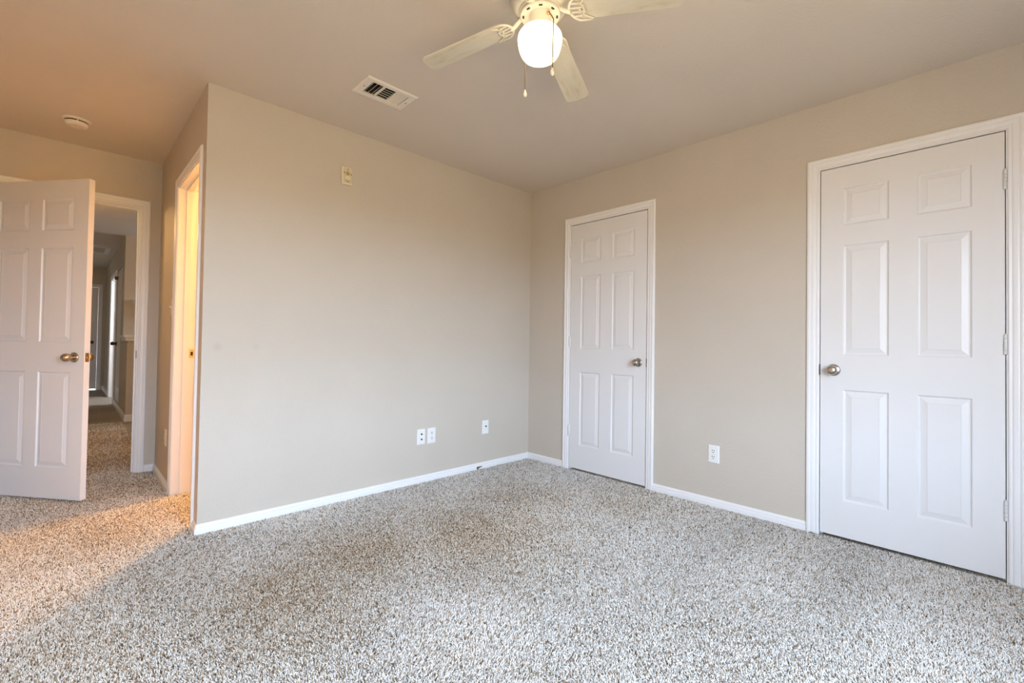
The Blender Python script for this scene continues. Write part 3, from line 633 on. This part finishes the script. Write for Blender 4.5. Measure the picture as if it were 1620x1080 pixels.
# blades
PHI, PITCH, DROOP, ZB, R1, WB = radians(111.25), radians(-8.44), -0.139, 2.312, 0.534, 0.058
def blade_outline():
    pts = []
    w0, w1, r0, r1, c0, c1 = 0.050, WB, 0.150, R1, 0.022, 0.020
    def arc(cx, cy, r, a0, a1, n=6): return [(cx + r * cos(a0 + (a1 - a0) * i / n), cy + r * sin(a0 + (a1 - a0) * i / n)) for i in range(n + 1)]
    pts += arc(r1 - c1 - 0.002, -w1 + c1, c1, -pi / 2, 0) 
    pts += [(r1 + 0.003, 0)]
    pts += arc(r1 - c1 - 0.002, w1 - c1, c1, 0, pi / 2)
    pts += arc(r0 + c0, w0 - c0, c0, pi / 2, pi) + arc(r0 + c0, -w0 + c0, c0, pi, 1.5 * pi)
    return pts
bm = bmesh.new(); prism(bm, blade_outline(), -0.003, 0.003); bmesh.ops.bevel(bm, geom=[ed for ed in bm.edges if abs(ed.verts[0].co.z - ed.verts[1].co.z) < 1e-6], offset=0.0012, segments=2, affect='EDGES')
blade_me = None
def iron_bm():
    """blade iron in blade space (x radial, z up): arm from the flywheel and an ornate crescent under the blade"""
    bm = bmesh.new()
    # crescent hugging the blade root
    n = 26; outer = []; inner = []
    for i in range(n + 1):
        a = radians(118) + (radians(242) - radians(118)) * i / n
        cx, R = 0.186, 0.064
        outer.append((cx + R * cos(a) * 1.02, R * 0.92 * sin(a)))
    # scalloped inner edge with two points
    tips = [(0.205, -0.050), (0.190, -0.042), (0.176, -0.033), (0.170, -0.022), (0.178, -0.012), (0.176, 0.0), (0.178, 0.012), (0.170, 0.022), (0.176, 0.033), (0.190, 0.042), (0.205, 0.050)]
    outl = [(0.205, 0.052)] + outer + [(0.205, -0.052)]
    # ring tube + spokes, openwork
    tube(bm, [(x, y, -0.0065) for x, y in outl], [0.003] + [0.0052] * (len(outl) - 2) + [0.003], 8, 0.7)
    tube(bm, [(x, y, -0.0065) for x, y in tips], [0.0032, 0.004, 0.0045, 0.0045, 0.0045, 0.005, 0.0045, 0.0045, 0.0045, 0.004, 0.0032], 8, 0.7)
    for y in (-0.030, -0.010, 0.010, 0.030):
        xo = 0.186 - 0.065 * math.sqrt(max(0, 1 - (y / 0.06) ** 2)); tube(bm, [(xo, y, -0.0065), (0.174, y * 0.95, -0.0065)], 0.0042, 8, 0.7)
    for y in (-0.028, 0.0, 0.028): lathe(bm, [(0, -0.012), (0.004, -0.0115), (0.005, -0.009), (0.005, -0.004), (0, -0.004)], 12, Matrix.Translation((0.163, y, 0)))
    return bm
for k in range(4):
    a = PHI - k * pi / 2
    M = Matrix.Rotation(a, 4, 'Z') @ Matrix.Translation((0.2, 0, zz(ZB))) @ Matrix.Rotation(-math.atan(DROOP), 4, 'Y') @ Matrix.Rotation(PITCH, 4, 'X') @ Matrix.Translation((-0.2, 0, 0))
    if blade_me is None:
        b0 = link('blade', bm, M_blade, fan); blade_me = b0.data; bo = b0
        i0 = link('blade_iron', iron_bm(), M_fan, bo, True); iron_me = i0.data
        bm = bmesh.new()
        pts = []
        for i in range(13):
            t = i / 12; x = 0.052 + t * (0.126 - 0.052); z = 0.022 - 0.030 * (t * t * (3 - 2 * t)) ; pts.append((x, 0, z))
        tube(bm, pts, [0.013] * 3 + [0.0105] * 8 + [0.012] * 2, 10, 0.8); bevbox(bm, 0.045, -0.013, 0.018, 0.074, 0.013, 0.027, 0.003, 2)
        arm0 = link('blade_arm', bm, M_fan, bo, True); arm_me = arm0.data
    else:
        bo = b0.copy(); COL.objects.link(bo); bo.parent = fan
        c = i0.copy(); COL.objects.link(c); c.parent = bo
        c = arm0.copy(); COL.objects.link(c); c.parent = bo
    bo.matrix_local = M
# pull chains
def chain(p_top, mid, p_bot, name_label):
    path = [Vector(p_top), Vector(mid), Vector(p_bot)]
    bm = bmesh.new(); tube(bm, path, 0.0016, 6)
    for a, b in zip(path, path[1:]):
        d = (b - a).length; n = int(d / 0.0042)
        for i in range(n + 1):
            bmesh.ops.create_icosphere(bm, subdivisions=1, radius=0.0026, matrix=Matrix.Translation(a.lerp(b, i / max(1, n))))
    c = link('pull_chain', bm, M_chain, fan, True)
    bm = bmesh.new(); lathe(bm, [(0, 0.002), (0.0028, 0.0), (0.0034, -0.004), (0.0062, -0.012), (0.0078, -0.019), (0.0072, -0.025), (0.0040, -0.029), (0, -0.0300)], 20, Matrix.Translation(p_bot)); link('pull_knob', bm, M_pull, c, True)
def loc(dr, da, z):   # right and away offsets (as seen from the chair side) about the hub axis
    rx, ry = 0.718, -0.696; ax, ay = 0.696, 0.718
    return (dr * rx + da * ax, dr * ry + da * ay, zz(z))
bm = bmesh.new(); lathe(bm, [(0, 0), (0.0075, 0), (0.0075, 0.004), (0.005, 0.007), (0.0035, 0.010), (0, 0.010)], 16, Matrix.Translation(loc(0.027, -0.035, 2.318)) @ Vector((0.718 * 0.61 - 0.696 * 0.79, -0.696 * 0.61 - 0.718 * 0.79, 0)).to_track_quat('Z', 'Y').to_matrix().to_4x4()); link('switch_boss', bm, M_brass, fan, True)
chain(loc(0.031, -0.044, 2.318), loc(0.046, -0.079, 2.265), loc(0.044, -0.080, 2.078), 'a')
chain(loc(-0.0305, 0.040, 2.300), loc(-0.055, 0.072, 2.255), loc(-0.054, 0.072, 2.078), 'b')

# ------------------------------------------------------------------ hall details
e = empty('wall_sconce', (-2.33, YS, 1.40)); tag(e, 'white flared glass wall lamp above the hall half wall', 'wall lamp')
bm = bmesh.new(); lathe(bm, [(0, -0.004), (0.055, -0.004), (0.055, 0.006), (0.040, 0.012), (0, 0.014)], 28, Matrix.Translation((0, -0.0045, -0.02)) @ Matrix.Rotation(pi / 2, 4, 'X')); link('back_plate', bm, M_darkmetal, e, True)
bm = bmesh.new(); tube(bm, [(0, -0.01, -0.02), (0, -0.045, -0.035), (0, -0.075, -0.02), (0, -0.08, 0.01)], 0.009, 10); lathe(bm, [(0, -0.01), (0.022, -0.005), (0.028, 0.02), (0, 0.02)], 20, Matrix.Translation((0, -0.08, 0.005))); link('arm', bm, M_darkmetal, e, True)
bm = bmesh.new(); lathe(bm, [(0.0, 0.020), (0.034, 0.021), (0.125, 0.150), (0.122, 0.150), (0.033, 0.026), (0.0, 0.026)], 36, Matrix.Translation((0, -0.08, 0.005))); link('glass_shade', bm, M_shade, e, True)
e = empty('attic_hatch', (-2.87, 6.77, H)); tag(e, 'framed attic hatch on the dim hall ceiling', 'hatch')
bm = bmesh.new()
for q in ((-0.275, -0.35, 0.275, -0.29), (-0.275, 0.29, 0.275, 0.35), (-0.275, -0.29, -0.215, 0.29), (0.215, -0.29, 0.275, 0.29)): box(bm, q[0], q[1], -0.018, q[2], q[3], 0)
link('hatch_frame', bm, M_trim, e)
bm = bmesh.new(); box(bm, -0.215, -0.29, -0.008, 0.215, 0.29, 0); link('hatch_panel', bm, M_hallwall, e)

# ------------------------------------------------------------------ window behind the viewer
e = empty('window_1', ((WIN[0] + WIN[1]) / 2, YR - 0.06, WIN[2])); struct(e, 'white double-hung window behind the viewer', 'window')
ww, wh = (WIN[1] - WIN[0]) / 2, WIN[3] - WIN[2]
bm = bmesh.new()
for x0, x1, z0, z1 in ((-ww, -ww + 0.045, 0, wh), (ww - 0.045, ww, 0, wh), (-ww + .045, ww - .045, 0, 0.045), (-ww + .045, ww - .045, wh - 0.045, wh), (-0.025, 0.025, 0.045, wh - .045)): box(bm, x0, -0.03, z0, x1, 0.03, z1)
for sx in (-1, 1): box(bm, min(sx * .025, sx * (ww - .045)), -0.02, wh / 2 - 0.02, max(sx * .025, sx * (ww - .045)), 0.02, wh / 2 + 0.02)
link('window_frame', bm, M_trim, e)
bm = bmesh.new(); bevbox(bm, -ww - 0.03, 0.055, -0.03, ww + 0.03, 0.10, -0.002, 0.006); link('window_sill', bm, M_trim, e)
